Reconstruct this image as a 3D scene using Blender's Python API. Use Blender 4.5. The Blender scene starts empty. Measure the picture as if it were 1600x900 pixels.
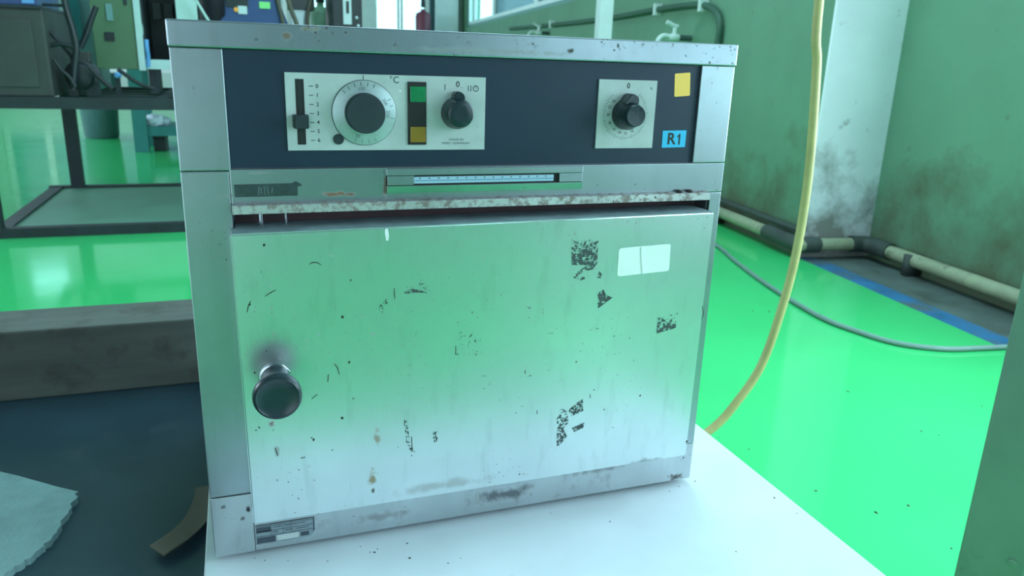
import bpy, bmesh, math, random
from mathutils import Vector, Matrix, noise as mnoise

rnd = random.Random(7)
S = bpy.context.scene
COL = S.collection

# ------------------------------------------------------------------ camera
cam_d = bpy.data.cameras.new('camera')
cam = bpy.data.objects.new('camera', cam_d)
COL.objects.link(cam)
yaw, pitch, roll = 0.346276, 0.286925, 0.03321
f = Vector((math.sin(yaw)*math.cos(pitch), math.cos(yaw)*math.cos(pitch), -math.sin(pitch)))
r = Vector((math.cos(yaw), -math.sin(yaw), 0))
u = r.cross(f)
R_ = math.cos(roll)*r + math.sin(roll)*u
U_ = -math.sin(roll)*r + math.cos(roll)*u
M = Matrix((R_, U_, -f)).transposed().to_4x4()
M.translation = Vector((.0586, -.8382, .5705))
cam.matrix_world = M
cam_d.sensor_width = 36
cam_d.lens = 1188.96/1600*36
cam_d.clip_start = .02
cam_d.dof.use_dof = True
cam_d.dof.focus_distance = .92
cam_d.dof.aperture_fstop = 9
S.camera = cam

# ------------------------------------------------------------------ world, lights, exposure
W = bpy.data.worlds.new('world'); S.world = W; W.use_nodes = True
bg = W.node_tree.nodes['Background']
bg.inputs[0].default_value = (.64, .93, 1, 1); bg.inputs[1].default_value = 4.5
S.view_settings.view_transform = 'Standard'
S.view_settings.look = 'None'
S.view_settings.gamma = 1
S.view_settings.use_curve_mapping = False
S.view_settings.exposure = -0.22
S.cycles.max_bounces = 8
S.cycles.diffuse_bounces = 5
S.cycles.glossy_bounces = 4
S.cycles.transparent_max_bounces = 8
S.cycles.sample_clamp_indirect = 6
S.cycles.use_denoising = True

FL = -.45                      # floor height; the oven's foot is z = 0
PHI = -math.atan(.13)          # the hall is turned a little against the work table
R0 = Vector((3.05, 2.4, 0))
ROOM = Matrix.Translation(R0) @ Matrix.Rotation(PHI, 4, 'Z')

def area(name, loc, size, rot, power, color=(.68, .86, 1.0)):
    d = bpy.data.lights.new(name, 'AREA'); d.shape = 'RECTANGLE'
    d.size, d.size_y = size; d.energy = power; d.color = color
    o = bpy.data.objects.new(name, d); COL.objects.link(o)
    o.matrix_world = ROOM @ Matrix.Translation(loc) @ rot
    return o
# daylight entering the window in the side wall beside the table; the rest is added fill
area('window_daylight', (.36, -2.85, 1.25), (2.2, 2.7), Matrix.Rotation(math.radians(90), 4, 'Y'), 230)
area('rear_fill', (.36, -6.1, 1.25), (2.2, 2.2), Matrix.Rotation(math.radians(90), 4, 'Y'), 48)  # added fill to brighten the lid and the floor behind the camera
area('roof_fill', (-1.7, -.4, 3.86), (2.0, 5.0), Matrix.Identity(4), 130)  # added overhead fill for the floor near the wall
area('back_fill', (-5.2, -7.9, 1.0), (4.5, 2.8), Matrix.Rotation(math.radians(90), 4, 'X'), 130)  # added fill in front of a back wall that has no opening
area('side_fill', (-9.85, 5.0, 1.9), (2.2, 14.0), Matrix.Rotation(math.radians(-90), 4, 'Y'), 800)  # added fill in front of a left wall that has no windows

# ------------------------------------------------------------------ helpers
def lin(c):
    return tuple((x/12.92 if x <= .04045 else ((x+.055)/1.055)**2.4) for x in [v/255 for v in c])

class NT:
    def __init__(s, m):
        m.use_nodes = True; s.t = m.node_tree; s.n = s.t.nodes; s.l = s.t.links
        s.bsdf = s.n['Principled BSDF']
    def new(s, typ, **kw):
        n = s.n.new(typ)
        for k, v in kw.items(): setattr(n, k, v)
        return n
    def link(s, a, b): s.l.new(a, b)
    def coord(s):
        if not hasattr(s, '_c'): s._c = s.new('ShaderNodeTexCoord').outputs['Object']
        return s._c
    def noise(s, scale, detail=4, rough=.55, vec=None, stretch=None):
        n = s.new('ShaderNodeTexNoise'); n.inputs['Scale'].default_value = scale
        n.inputs['Detail'].default_value = detail; n.inputs['Roughness'].default_value = rough
        v = vec or s.coord()
        if stretch:
            m = s.new('ShaderNodeMapping'); m.inputs['Scale'].default_value = stretch
            s.link(v, m.inputs[0]); v = m.outputs[0]
        s.link(v, n.inputs['Vector'])
        return n.outputs['Fac']
    def ramp(s, fac, a, b, lo=0.0, hi=1.0, clamp=True):
        n = s.new('ShaderNodeMapRange'); n.clamp = clamp
        for i, v in zip((1, 2, 3, 4), (a, b, lo, hi)): n.inputs[i].default_value = v
        s.link(fac, n.inputs[0]); return n.outputs[0]
    def math(s, op, a, b=None):
        n = s.new('ShaderNodeMath', operation=op)
        for i, v in enumerate((a, b)):
            if v is None: continue
            if isinstance(v, (int, float)): n.inputs[i].default_value = v
            else: s.link(v, n.inputs[i])
        return n.outputs[0]
    def mix(s, fac, a, b):
        n = s.new('ShaderNodeMix', data_type='RGBA')
        if isinstance(fac, (int, float)): n.inputs[0].default_value = fac
        else: s.link(fac, n.inputs[0])
        for i, v in ((6, a), (7, b)):
            if isinstance(v, tuple): n.inputs[i].default_value = (*v[:3], 1)
            else: s.link(v, n.inputs[i])
        return n.outputs[2]
    def bump(s, h, strength=.2, dist=.001):
        n = s.new('ShaderNodeBump'); n.inputs['Strength'].default_value = strength
        n.inputs['Distance'].default_value = dist; s.link(h, n.inputs['Height'])
        s.link(n.outputs[0], s.bsdf.inputs['Normal'])
    def spot(s, x, z, rx, rz, scale=120, amount=.5):
        """ragged blot on a surface lying in the x-z plane"""
        m = s.new('ShaderNodeMapping'); m.inputs['Location'].default_value = (-x/rx, 0, -z/rz)
        m.inputs['Scale'].default_value = (1/rx, 0, 1/rz)
        s.link(s.coord(), m.inputs[0])
        l = s.new('ShaderNodeVectorMath', operation='LENGTH'); s.link(m.outputs[0], l.inputs[0])
        d = s.math('SUBTRACT', 1.0, l.outputs['Value'])
        n = s.noise(scale, 3)
        d = s.math('ADD', d, s.math('MULTIPLY', s.math('SUBTRACT', n, .5), 2.2))
        return s.ramp(d, .15, .75, 0, amount)

MATS = {}
def mat(name, col, rough=.5, metal=0.0, vary=.12, scale=12, bump=0, spec=.5, dirt=None, coat=0, trans=0, alpha=1, stretch=None):
    if name in MATS: return MATS[name]
    m = bpy.data.materials.new(name); t = NT(m); b = t.bsdf
    c = lin(col)
    if vary:
        n = t.noise(scale, 5, stretch=stretch)
        k = t.ramp(n, .3, .7)
        cc = t.mix(k, tuple(x*(1-vary) for x in c), tuple(min(1, x*(1+vary)) for x in c))
        if dirt:
            dcol, ds, thr, amt = dirt
            dn = t.noise(ds, 6, .62)
            cc = t.mix(t.ramp(dn, thr, thr+.14, 0, amt), cc, lin(dcol))
        t.link(cc, b.inputs['Base Color'])
        rr = t.ramp(n, .25, .75, max(0, rough-.06), min(1, rough+.06)); t.link(rr, b.inputs['Roughness'])
    else:
        b.inputs['Base Color'].default_value = (*c, 1); b.inputs['Roughness'].default_value = rough
    b.inputs['Metallic'].default_value = metal
    b.inputs['Specular IOR Level'].default_value = spec
    b.inputs['Coat Weight'].default_value = coat
    b.inputs['Transmission Weight'].default_value = trans
    b.inputs['Alpha'].default_value = alpha
    if bump: t.bump(t.noise(scale*6, 4), bump, .002)
    MATS[name] = m
    return m

def bm_box(bm, x0, x1, y0, y1, z0, z1, bev=0.0, seg=2):
    v = [bm.verts.new((x, y, z)) for z in (z0, z1) for y in (y0, y1) for x in (x0, x1)]
    fs = [bm.faces.new([v[i] for i in q]) for q in ((0,2,3,1), (4,5,7,6), (0,1,5,4), (2,6,7,3), (0,4,6,2), (1,3,7,5))]
    if bev:
        es = {e for fa in fs for e in fa.edges}
        bmesh.ops.bevel(bm, geom=list(es), offset=bev, segments=seg, affect='EDGES', profile=.6)
    return bm
def bm_prism(bm, pts, a0, a1, axis='y', bev=0.0):
    """polygon pts in the plane across `axis`, extruded from a0 to a1"""
    def P(p, a):
        if axis == 'y': return (p[0], a, p[1])
        if axis == 'z': return (p[0], p[1], a)
        return (a, p[0], p[1])
    lo = [bm.verts.new(P(p, a0)) for p in pts]; hi = [bm.verts.new(P(p, a1)) for p in pts]
    n = len(pts); fs = [bm.faces.new(lo[::-1]), bm.faces.new(hi)]
    for i in range(n): fs.append(bm.faces.new((lo[i], lo[(i+1) % n], hi[(i+1) % n], hi[i])))
    bmesh.ops.recalc_face_normals(bm, faces=fs)
    if bev:
        bmesh.ops.bevel(bm, geom=list({e for fa in fs for e in fa.edges}), offset=bev, segments=2, affect='EDGES')
    return bm
def bm_lathe(bm, c, axis, prof, n=32):
    """prof = [(radius, distance along axis)...]; closed at both ends"""
    ax = Vector(axis).normalized()
    a = ax.orthogonal().normalized(); b = ax.cross(a); c = Vector(c)
    rings = []
    for rad, h in prof:
        rings.append([bm.verts.new(c + ax*h + (a*math.cos(2*math.pi*i/n) + b*math.sin(2*math.pi*i/n))*rad) for i in range(n)])
    fs = []
    for p, q in zip(rings, rings[1:]):
        for i in range(n): fs.append(bm.faces.new((p[i], p[(i+1) % n], q[(i+1) % n], q[i])))
    fs.append(bm.faces.new(rings[0][::-1])); fs.append(bm.faces.new(rings[-1]))
    bmesh.ops.recalc_face_normals(bm, faces=fs)
    return bm
def smooth_path(pts, k=8):
    P = [Vector(p) for p in pts]; out = []
    for i in range(len(P)-1):
        p0 = P[max(i-1, 0)]; p1 = P[i]; p2 = P[i+1]; p3 = P[min(i+2, len(P)-1)]
        for j in range(k):
            t = j/k
            out.append(.5*((2*p1) + (p2-p0)*t + (2*p0-5*p1+4*p2-p3)*t*t + (3*p1-p0-3*p2+p3)*t**3))
    out.append(P[-1]); return out
def bm_tube(bm, pts, rad, n=10, smooth=True):
    P = smooth_path(pts) if smooth else [Vector(p) for p in pts]
    T = [(P[min(i+1, len(P)-1)]-P[max(i-1, 0)]).normalized() for i in range(len(P))]
    a = T[0].orthogonal().normalized(); rings = []
    for p, t in zip(P, T):
        a = (a - t*a.dot(t)).normalized(); b = t.cross(a)
        rings.append([bm.verts.new(p + (a*math.cos(2*math.pi*i/n) + b*math.sin(2*math.pi*i/n))*rad) for i in range(n)])
    fs = []
    for p, q in zip(rings, rings[1:]):
        for i in range(n): fs.append(bm.faces.new((p[i], p[(i+1) % n], q[(i+1) % n], q[i])))
    fs += [bm.faces.new(rings[0][::-1]), bm.faces.new(rings[-1])]
    bmesh.ops.recalc_face_normals(bm, faces=fs)
    return bm

def obj(name, bm, m, parent=None, smooth=False, frame=None):
    me = bpy.data.meshes.new(name)
    if smooth:
        for fa in bm.faces: fa.smooth = True
        for e in bm.edges:
            if len(e.link_faces) == 2 and e.calc_face_angle(0) > math.radians(38): e.smooth = False
    bm.to_mesh(me); bm.free()
    me.materials.append(m)
    o = bpy.data.objects.new(name, me); COL.objects.link(o)
    if frame is not None: o.matrix_world = frame
    if parent is not None:
        o.parent = parent
        top = parent if parent.parent is None else parent.parent
        if parent.type == 'EMPTY': o.matrix_parent_inverse = parent.matrix_basis.inverted()
        elif parent.parent is not None: o.matrix_parent_inverse = Matrix.Identity(4)
        else: o.matrix_parent_inverse = parent.matrix_basis.inverted()
    return o
def box(name, m, parent, x0, x1, y0, y1, z0, z1, bev=0.0, frame=None):
    return obj(name, bm_box(bmesh.new(), x0, x1, y0, y1, z0, z1, bev), m, parent, frame=frame)
def tag(o, label, cat, group=None, kind=None):
    o['label'] = label; o['category'] = cat
    if group: o['group'] = group
    if kind: o['kind'] = kind
    return o
def thing(name, loc, label, cat, group=None):
    o = bpy.data.objects.new(name, None); COL.objects.link(o); o.location = loc
    o.empty_display_size = .05
    o.matrix_basis = Matrix.Translation(loc)
    return tag(o, label, cat, group)
def struct(o, label=None, cat=None):
    o['kind'] = 'structure'
    if label: o['label'] = label
    if cat: o['category'] = cat
    return o
def text(name, body, size, x, z, y, m, parent, align='CENTER', rot=0.0, bold=0.0, sx=1.0):
    cu = bpy.data.curves.new('lettering', 'FONT'); cu.body = body; cu.size = size
    cu.align_x = align; cu.align_y = 'CENTER'; cu.offset = bold; cu.extrude = .00008; cu.resolution_u = 3
    t = bpy.data.objects.new('lettering', cu); COL.objects.link(t)
    bpy.context.view_layer.update()
    me = bpy.data.meshes.new_from_object(t.evaluated_get(bpy.context.evaluated_depsgraph_get()))
    bpy.data.objects.remove(t); bpy.data.curves.remove(cu)
    me.transform(Matrix.Translation((x, y, z)) @ Matrix.Rotation(rot, 4, 'Y') @ Matrix.Rotation(math.radians(90), 4, 'X') @ Matrix.Diagonal((sx, 1, 1, 1)))
    me.materials.append(m)
    o = bpy.data.objects.new(name, me); COL.objects.link(o); o.parent = parent
    if parent.type == 'EMPTY': o.matrix_parent_inverse = parent.matrix_basis.inverted()
    return o

# ------------------------------------------------------------------ materials
def steel_mat(name, col=(200, 205, 204), rough=.27, spots=(), lines=0.0, smudge=.25, aniso=.0, dirt=None, pits=.67):
    m = bpy.data.materials.new(name); t = NT(m); b = t.bsdf
    c = lin(col)
    n1 = t.noise(7, 5); n2 = t.noise(60, 4, stretch=(1, 1, .25))
    cc = t.mix(t.ramp(n1, .3, .72), tuple(x*(1-smudge) for x in c), c)
    cc = t.mix(t.ramp(n2, .55, .75, 0, .16), cc, lin((120, 122, 112)))
    rr = t.ramp(n1, .25, .75, rough+.05, rough-.02)   # stays on one side of the denoiser's mirror threshold
    met = None
    # fine dark pitting
    pit = t.ramp(t.noise(170, 2), pits, pits+.05, 0, .85)
    area_ = t.ramp(t.noise(9, 2), .50, .62)
    pit = t.math('MULTIPLY', pit, area_)
    dm = pit
    cc = t.mix(pit, cc, lin((52, 50, 44)))
    for sp in spots:
        x, z, rx, rz, scol, amt = sp[:6]
        k = t.spot(x, z, rx, rz, sp[6] if len(sp) > 6 else 120, amt)
        cc = t.mix(k, cc, lin(scol)); dm = t.math('MAXIMUM', dm, k)
    if dirt:
        k = t.ramp(t.noise(dirt[1], 6, .65), dirt[2], dirt[2]+.12, 0, dirt[3])
        cc = t.mix(k, cc, lin(dirt[0])); dm = t.math('MAXIMUM', dm, k)
    t.link(cc, b.inputs['Base Color'])
    t.link(t.ramp(dm, 0, 1, 1.0, .1), b.inputs['Metallic'])
    rsum = t.math('ADD', rr, t.math('MULTIPLY', dm, .35)); t.link(rsum, b.inputs['Roughness'])
    b.inputs['Anisotropic'].default_value = aniso
    if lines:
        w = t.new('ShaderNodeTexWave'); w.wave_type = 'BANDS'; w.bands_direction = 'X'
        w.inputs['Scale'].default_value = 125; w.inputs['Distortion'].default_value = 0; w.inputs['Detail'].default_value = 0
        t.link(t.coord(), w.inputs['Vector'])
        cc = t.mix(t.ramp(w.outputs['Fac'], 0, 1, lines, 0), cc, lin((120, 126, 128)))
        t.link(cc, b.inputs['Base Color'])
    else:
        t.bump(n2, .06, .001)
    return m

RUST = (104, 74, 40); DARK = (48, 54, 52)
M_door = steel_mat('door_steel', (224, 233, 236), .305, [
    (0.1875, 0.1424, .006, .009, (120, 108, 60), .75), (0.1892, 0.1546, .005, .006, (118, 108, 70), .5), (0.1819, 0.0918, .007, .013, (126, 108, 48), .85),
    (0.1824, 0.0762, .003, .005, (60, 60, 44), .9), (0.0711, 0.1788, .006, .006, (92, 80, 62), .9), (0.0754, 0.1434, .004, .010, (92, 100, 96), .5),
    (0.2746, 0.0685, .10, .010, (116, 122, 120), .5, 40), (0.5529, 0.0561, .045, .006, (110, 116, 118), .6, 70)], lines=.09, smudge=.12)
M_steel = steel_mat('body_steel', (174, 184, 190), .32, [
    (0.1100, 0.5898, .007, .006, RUST, .8), (0.1353, 0.5971, .014, .004, (112, 98, 62), .7), (0.1390, 0.5941, .003, .0025, DARK, .95), (0.1693, 0.5954, .004, .003, DARK, .95),
    (0.1541, 0.4283, .022, .0035, (122, 84, 44), .9, 160), (0.1698, 0.4272, .008, .003, (112, 76, 40), .9), (0.2079, 0.4362, .003, .018, (116, 82, 50), .7),
    (0.0715, 0.4296, .05, .003, (90, 98, 100), .3), (0.2197, 0.5853, .004, .003, DARK, .8), (0.4230, 0.5860, .005, .003, (60, 56, 42), .9),
    (0.0760, 0.4524, .02, .002, (120, 90, 60), .3)], smudge=.25)
M_lid = steel_mat('lid_steel', (168, 178, 186), .32, [
    (0.1100, 0.5898, .007, .006, RUST, .8), (0.1353, 0.5971, .014, .004, (112, 98, 62), .7), (0.1390, 0.5941, .003, .0025, DARK, .95), (0.1693, 0.5954, .004, .003, DARK, .95),
    (0.2197, 0.5853, .004, .003, DARK, .8), (0.4230, 0.5860, .005, .0035, (60, 56, 42), .95), (0.0808, 0.5850, .003, .003, DARK, .8), (0.3758, 0.5919, .003, .003, DARK, .8), (0.4819, 0.5944, .0025, .0035, DARK, .9), (0.6349, 0.5986, .003, .002, DARK, .7),
    (0.3293, 0.5827, .12, .004, (120, 116, 90), .3, 200)], smudge=.22, pits=.635)
M_low = steel_mat('lower_rail_steel', (206, 212, 216), .34, [
    (0.3617, 0.0222, .055, .013, (62, 72, 78), .85, 60), (0.1999, 0.0191, .05, .008, (96, 106, 110), .7, 60), (0.4917, 0.0366, .05, .006, (96, 100, 98), .6, 90),
    (0.6212, 0.0055, .016, .006, (58, 56, 50), .9, 150), (0.0406, 0.0582, .004, .007, (40, 48, 54), 1), (0.0129, 0.0658, .005, .004, (70, 76, 76), .8), (0.0327, 0.0467, .004, .004, (60, 66, 66), .8)],
    smudge=.28, dirt=((98, 104, 104), 26, .58, .45))
M_rail = steel_mat('drip_rail_aluminium', (206, 208, 208), .5, smudge=.35, dirt=((110, 96, 82), 95, .47, .75))
M_panel = mat('panel_black', (12, 38, 58), .45, vary=.10, scale=4, spec=.45)  # black lifted towards blue: veiling haze put into the base colour
M_plate = mat('plate_aluminium', (174, 184, 182), .5, .0, vary=.09, scale=30, dirt=((116, 122, 104), 45, .64, .6))
M_black = mat('black_plastic', (34, 46, 52), .42, vary=.10, scale=60)
M_knob = mat('knob_black', (28, 44, 50), .28, vary=.05, scale=40)
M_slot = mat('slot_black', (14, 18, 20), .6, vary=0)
M_dial = mat('dial_ring_grey', (160, 176, 176), .34, .35, vary=.10, scale=60)
M_ink = mat('ink', (24, 34, 34), .6, vary=0)
M_ink2 = mat('worn_ink', (86, 104, 104), .6, vary=0)
M_green_l = mat('lamp_green', (6, 120, 70), .3, vary=.08, scale=60, coat=.4)
M_amber_l = mat('lamp_amber', (138, 108, 24), .35, vary=.10, scale=80, coat=.3)
M_yellow = mat('sticker_yellow', (255, 200, 92), .6, vary=.03)
M_cyan = mat('sticker_cyan', (40, 178, 224), .55, vary=.03)
M_white_st = mat('sticker_white', (226, 240, 232), .5, vary=.03, scale=30)
M_resid = mat('adhesive_residue', (60, 76, 74), .75, vary=.35, scale=300)
M_scratch = mat('scratch_dark', (46, 44, 40), .7, vary=.2, scale=200)
M_paint_drip = mat('white_paint', (225, 232, 230), .5, vary=0)
M_gasket = mat('gasket_dark_red', (66, 46, 50), .7, vary=.2, scale=40)
M_body_dark = mat('oven_shell', (150, 156, 158), .4, .9, vary=.15, scale=8)
M_badge = mat('badge_enamel', (44, 62, 62), .5, vary=.3, scale=260)
M_badge_l = mat('badge_worn_metal', (96, 118, 116), .5, .3, vary=.2, scale=300)
M_rating = mat('rating_plate', (126, 140, 146), .5, .2, vary=.15, scale=120)
M_rating_d = mat('rating_plate_ink', (54, 66, 76), .6, vary=.2, scale=150)
M_tube = mat('thermometer_white', (158, 190, 208), .3, vary=.03)
M_capillary = mat('thermometer_capillary', (60, 110, 150), .3, vary=0)
M_rubber = mat('rubber_foot', (34, 40, 44), .8, vary=.1)
M_chrome = mat('chrome', (170, 176, 182), .18, 1.0, vary=.05)

def floor_mat():
    m = bpy.data.materials.new('green_epoxy_floor'); t = NT(m); b = t.bsdf
    n = t.noise(.9, 5); n2 = t.noise(14, 4)
    cc = t.mix(t.ramp(n, .3, .7), lin((58, 184, 106)), lin((64, 198, 118)))
    cc = t.mix(t.ramp(n2, .62, .8, 0, .12), cc, lin((90, 190, 130)))
    t.link(cc, b.inputs['Base Color'])
    t.link(t.ramp(t.noise(3, 4), .3, .7, .07, .14), b.inputs['Roughness'])
    b.inputs['Specular IOR Level'].default_value = .5
    t.bump(t.noise(5, 3), .03, .01)
    return m
M_floor = floor_mat()
M_bare = mat('bare_floor_grey', (84, 98, 94), .6, vary=.2, scale=6, dirt=((60, 62, 52), 5, .5, .6))
M_blueline = mat('floor_edge_blue', (44, 104, 148), .5, vary=.2, scale=8, dirt=((78, 96, 100), 5, .46, .9))
def wall_mat(name, col, dirtcol, amt, scl):
    m = bpy.data.materials.new(name); t = NT(m); b = t.bsdf
    c = lin(col); n = t.noise(1.6, 6)
    cc = t.mix(t.ramp(n, .3, .7), tuple(x*.9 for x in c), tuple(x*1.08 for x in c))
    # splash-back grime: blotches with ragged outlines rising from the skirting
    sep = t.new('ShaderNodeSeparateXYZ'); t.link(t.coord(), sep.inputs[0])
    h = t.ramp(sep.outputs['Z'], FL, FL+.85, .30, -.16, False)
    d = t.math('ADD', t.noise(scl, 7, .62), h)
    cc = t.mix(t.ramp(d, .50, .78, 0, amt), cc, lin(dirtcol))
    cc = t.mix(t.ramp(t.noise(11, 3), .68, .76, 0, .45), cc, lin(dirtcol))
    t.link(cc, b.inputs['Base Color']); b.inputs['Roughness'].default_value = .62
    b.inputs['Specular IOR Level'].default_value = .35
    t.bump(t.noise(30, 3), .08, .004)
    return m
M_wgreen = wall_mat('wall_green_paint', (104, 146, 120), (84, 88, 66), .85, 3.2)
M_wwhite = wall_mat('wall_white_paint', (240, 242, 250), (92, 90, 74), .8, 4.5)
M_upper = mat('wall_upper_white', (196, 208, 206), .7, vary=.06, scale=2)
M_ceil = mat('ceiling_paint', (150, 160, 160), .8, vary=.05, scale=2)
M_frame_w = mat('window_frame_white', (222, 232, 232), .4, vary=.03)
M_frame_g = mat('window_frame_teal', (104, 148, 146), .5, vary=.06)
def glass_mat(name, col, k):
    m = bpy.data.materials.new(name); t = NT(m)
    tr = t.new('ShaderNodeBsdfTransparent'); tr.inputs[0].default_value = (*lin(col), 1)
    mx = t.new('ShaderNodeMixShader'); mx.inputs[0].default_value = k
    t.bsdf.inputs['Base Color'].default_value = (*lin(col), 1); t.bsdf.inputs['Roughness'].default_value = .15
    t.link(tr.outputs[0], mx.inputs[1]); t.link(t.bsdf.outputs[0], mx.inputs[2])
    t.link(mx.outputs[0], t.n['Material Output'].inputs[0])
    return m
M_glass = glass_mat('window_glass', (225, 245, 248), .10)
M_dimpane = glass_mat('window_glass_dim', (112, 150, 160), .55)  # dull tint put into the panes stands in for the dim outdoors

M_slab = mat('white_stone_slab', (212, 222, 228), .32, vary=.05, scale=9, dirt=((150, 160, 160), 60, .70, .35))
M_dtop = mat('dark_worktop', (36, 58, 68), .32, vary=.22, scale=5, bump=.05, dirt=((66, 78, 84), 9, .56, .5))
M_iron = mat('dark_iron', (38, 48, 52), .55, .2, vary=.2, scale=10)
M_beam = mat('weathered_beam', (86, 92, 86), .8, vary=.22, scale=9, bump=.2, stretch=(.3, 3, 3), dirt=((62, 58, 48), 12, .52, .6))
M_sheet = mat('pale_foam_sheet', (122, 152, 152), .35, vary=.16, scale=28, bump=.5)
M_strip = mat('brown_strip', (84, 78, 66), .5, vary=.15, scale=20)
M_hose = mat('yellow_hose', (168, 158, 104), .45, vary=.12, scale=14, dirt=((84, 76, 52), 40, .64, .7))
M_cable = mat('grey_cable', (112, 142, 134), .5, vary=.1)
M_pipe = mat('pvc_pipe', (150, 158, 130), .5, vary=.2, scale=6, dirt=((70, 72, 58), 9, .55, .7))
M_pipe_d = mat('pipe_coupling', (60, 70, 66), .6, vary=.2, scale=10)
M_post = mat('painted_post', (118, 152, 132), .5, vary=.12, scale=5, dirt=((82, 98, 84), 8, .6, .5))
M_post_w = mat('white_post', (214, 226, 226), .5, vary=.05, scale=5)
M_conduit = mat('conduit_green', (58, 92, 76), .6, vary=.12)
M_tap = mat('tap_white', (206, 222, 216), .35, vary=.05)
M_teal0 = mat('dark_teal_frame', (38, 78, 84), .5, vary=.1)
M_tap_d = mat('tap_dark', (62, 84, 78), .5, vary=.1)

# ------------------------------------------------------------------ the hall
def room_box(name, m, u0, u1, v0, v1, z0, z1, parent=None):
    return obj(name, bm_box(bmesh.new(), u0, u1, v0, v1, z0, z1), m, parent, frame=None if parent else ROOM)
def sub(o, parent):
    o.parent = parent; o.matrix_parent_inverse = Matrix.Identity(4); return o
H0, H1 = FL, 3.9
VB, VF, UL, UR = -8.0, 13.9, -10.0, .43
VC = .24                                   # where the wall steps back
fl = room_box('floor', M_floor, UL, -.03, VB, VF, FL-.1, FL); struct(fl, 'glossy bright green epoxy floor of the hall', 'floor')
bare = room_box('floor', M_bare, 0, UR, VB, VC, FL-.1, FL-.001); struct(bare, 'bare grey concrete strip of floor in the wall recess', 'floor')
line = room_box('trim_1', M_blueline, -.03, .09, VB, VC, FL-.1, FL+.0005); struct(line, 'blue painted edge between green floor and bare concrete', 'floor edge')
room_box('floor', M_floor, -.03, .0, VC, VF, FL-.1, FL)['kind'] = 'structure'
bpy.context.view_layer.update()
# right wall, with the window band in its far part
bm = bmesh.new()
WZ0, WZ1 = 1.27, 2.55; WV0, WV1 = 4.75, 13.35
bm_box(bm, 0, .3, VC+.012, VF, FL-.1, WZ0); bm_box(bm, 0, .3, VC+.012, WV0, WZ0, WZ1); bm_box(bm, 0, .3, WV1, VF, WZ0, WZ1)
bm_box(bm, 0, .3, VC+.012, VF, WZ1, H1)
struct(obj('wall_right', bm, M_wgreen, frame=ROOM), 'green painted side wall with a window band and taps', 'wall')
struct(room_box('wall_return', M_wwhite, 0, UR+.0, VC-.008, VC+.012, FL-.1, H1), 'dirty white return face at the wall corner', 'wall')
bm = bmesh.new()
NV0, NV1, NZ0, NZ1 = -4.3, -1.4, .12, 2.4
bm_box(bm, UR, UR+.25, NV1, VC+.012, FL-.1, H1); bm_box(bm, UR, UR+.25, VB, -7.25, FL-.1, H1); bm_box(bm, UR, UR+.25, -4.95, NV0, FL-.1, H1); bm_box(bm, UR, UR+.25, -7.25, -4.95, FL-.1, NZ0); bm_box(bm, UR, UR+.25, -7.25, -4.95, NZ1, H1)
bm_box(bm, UR, UR+.25, NV0, NV1, FL-.1, NZ0); bm_box(bm, UR, UR+.25, NV0, NV1, NZ1, H1)
struct(obj('wall_recess', bm, M_wgreen, frame=ROOM), 'green painted wall set back behind the bare floor strip', 'wall')
# far wall: glazed, with white columns
bm = bmesh.new()
FZ0, FZ1 = .15, 2.2
bays = [(-9.4, -7.75), (-7.35, -5.75), (-5.35, -3.7), (-3.3, -2.35), (-1.98, -.72)]
bm_box(bm, UL, 0, VF, VF+.3, FL, FZ0); bm_box(bm, UL, 0, VF, VF+.3, 3.75, H1)
e = [UL] + [x for b_ in bays for x in b_] + [0]
for i in range(0, len(e), 2): bm_box(bm, e[i], e[i+1], VF, VF+.3, FZ0, 3.75)
for b_ in bays: bm_box(bm, b_[0], b_[1], VF, VF+.3, FZ1, 2.45)
for b_ in bays[1:]: bm_box(bm, b_[0], b_[1], VF, VF+.3, 2.45, 3.75)
bm_box(bm, bays[0][0], bays[0][1], VF, VF+.3, 2.45, 2.95); bm_box(bm, -8.45, bays[0][1], VF, VF+.3, 2.95, 3.75)
struct(obj('wall_far', bm, M_upper, frame=ROOM), 'far end wall of the hall with tall windows', 'wall')
struct(room_box('wall_back', mat('back_wall_grey', (112, 124, 126), .8, vary=.06, scale=2), UL, UR+.25, VB-.25, VB, FL, H1), 'end wall behind the camera', 'wall')
struct(room_box('wall_left', M_upper, UL-.25, UL, VB, VF, FL, H1), 'long side wall opposite the green one', 'wall')
bm = bmesh.new()                          # ceiling with an opening added for the overhead fill
bm_box(bm, UL, -2.7, VB, VF+.3, H1, H1+.1); bm_box(bm, -.7, UR+.25, VB, VF+.3, H1, H1+.1); bm_box(bm, -2.7, -.7, VB, -2.9, H1, H1+.1); bm_box(bm, -2.7, -.7, 2.1, VF+.3, H1, H1+.1)
struct(obj('ceiling', bm, M_ceil, frame=ROOM), 'pale hall ceiling with an added roof light', 'ceiling')
struct(room_box('window_10', M_glass, -2.7, -.7, -2.9, 2.1, H1+.03, H1+.05), 'added glazed roof light over the work table', 'window')

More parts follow.
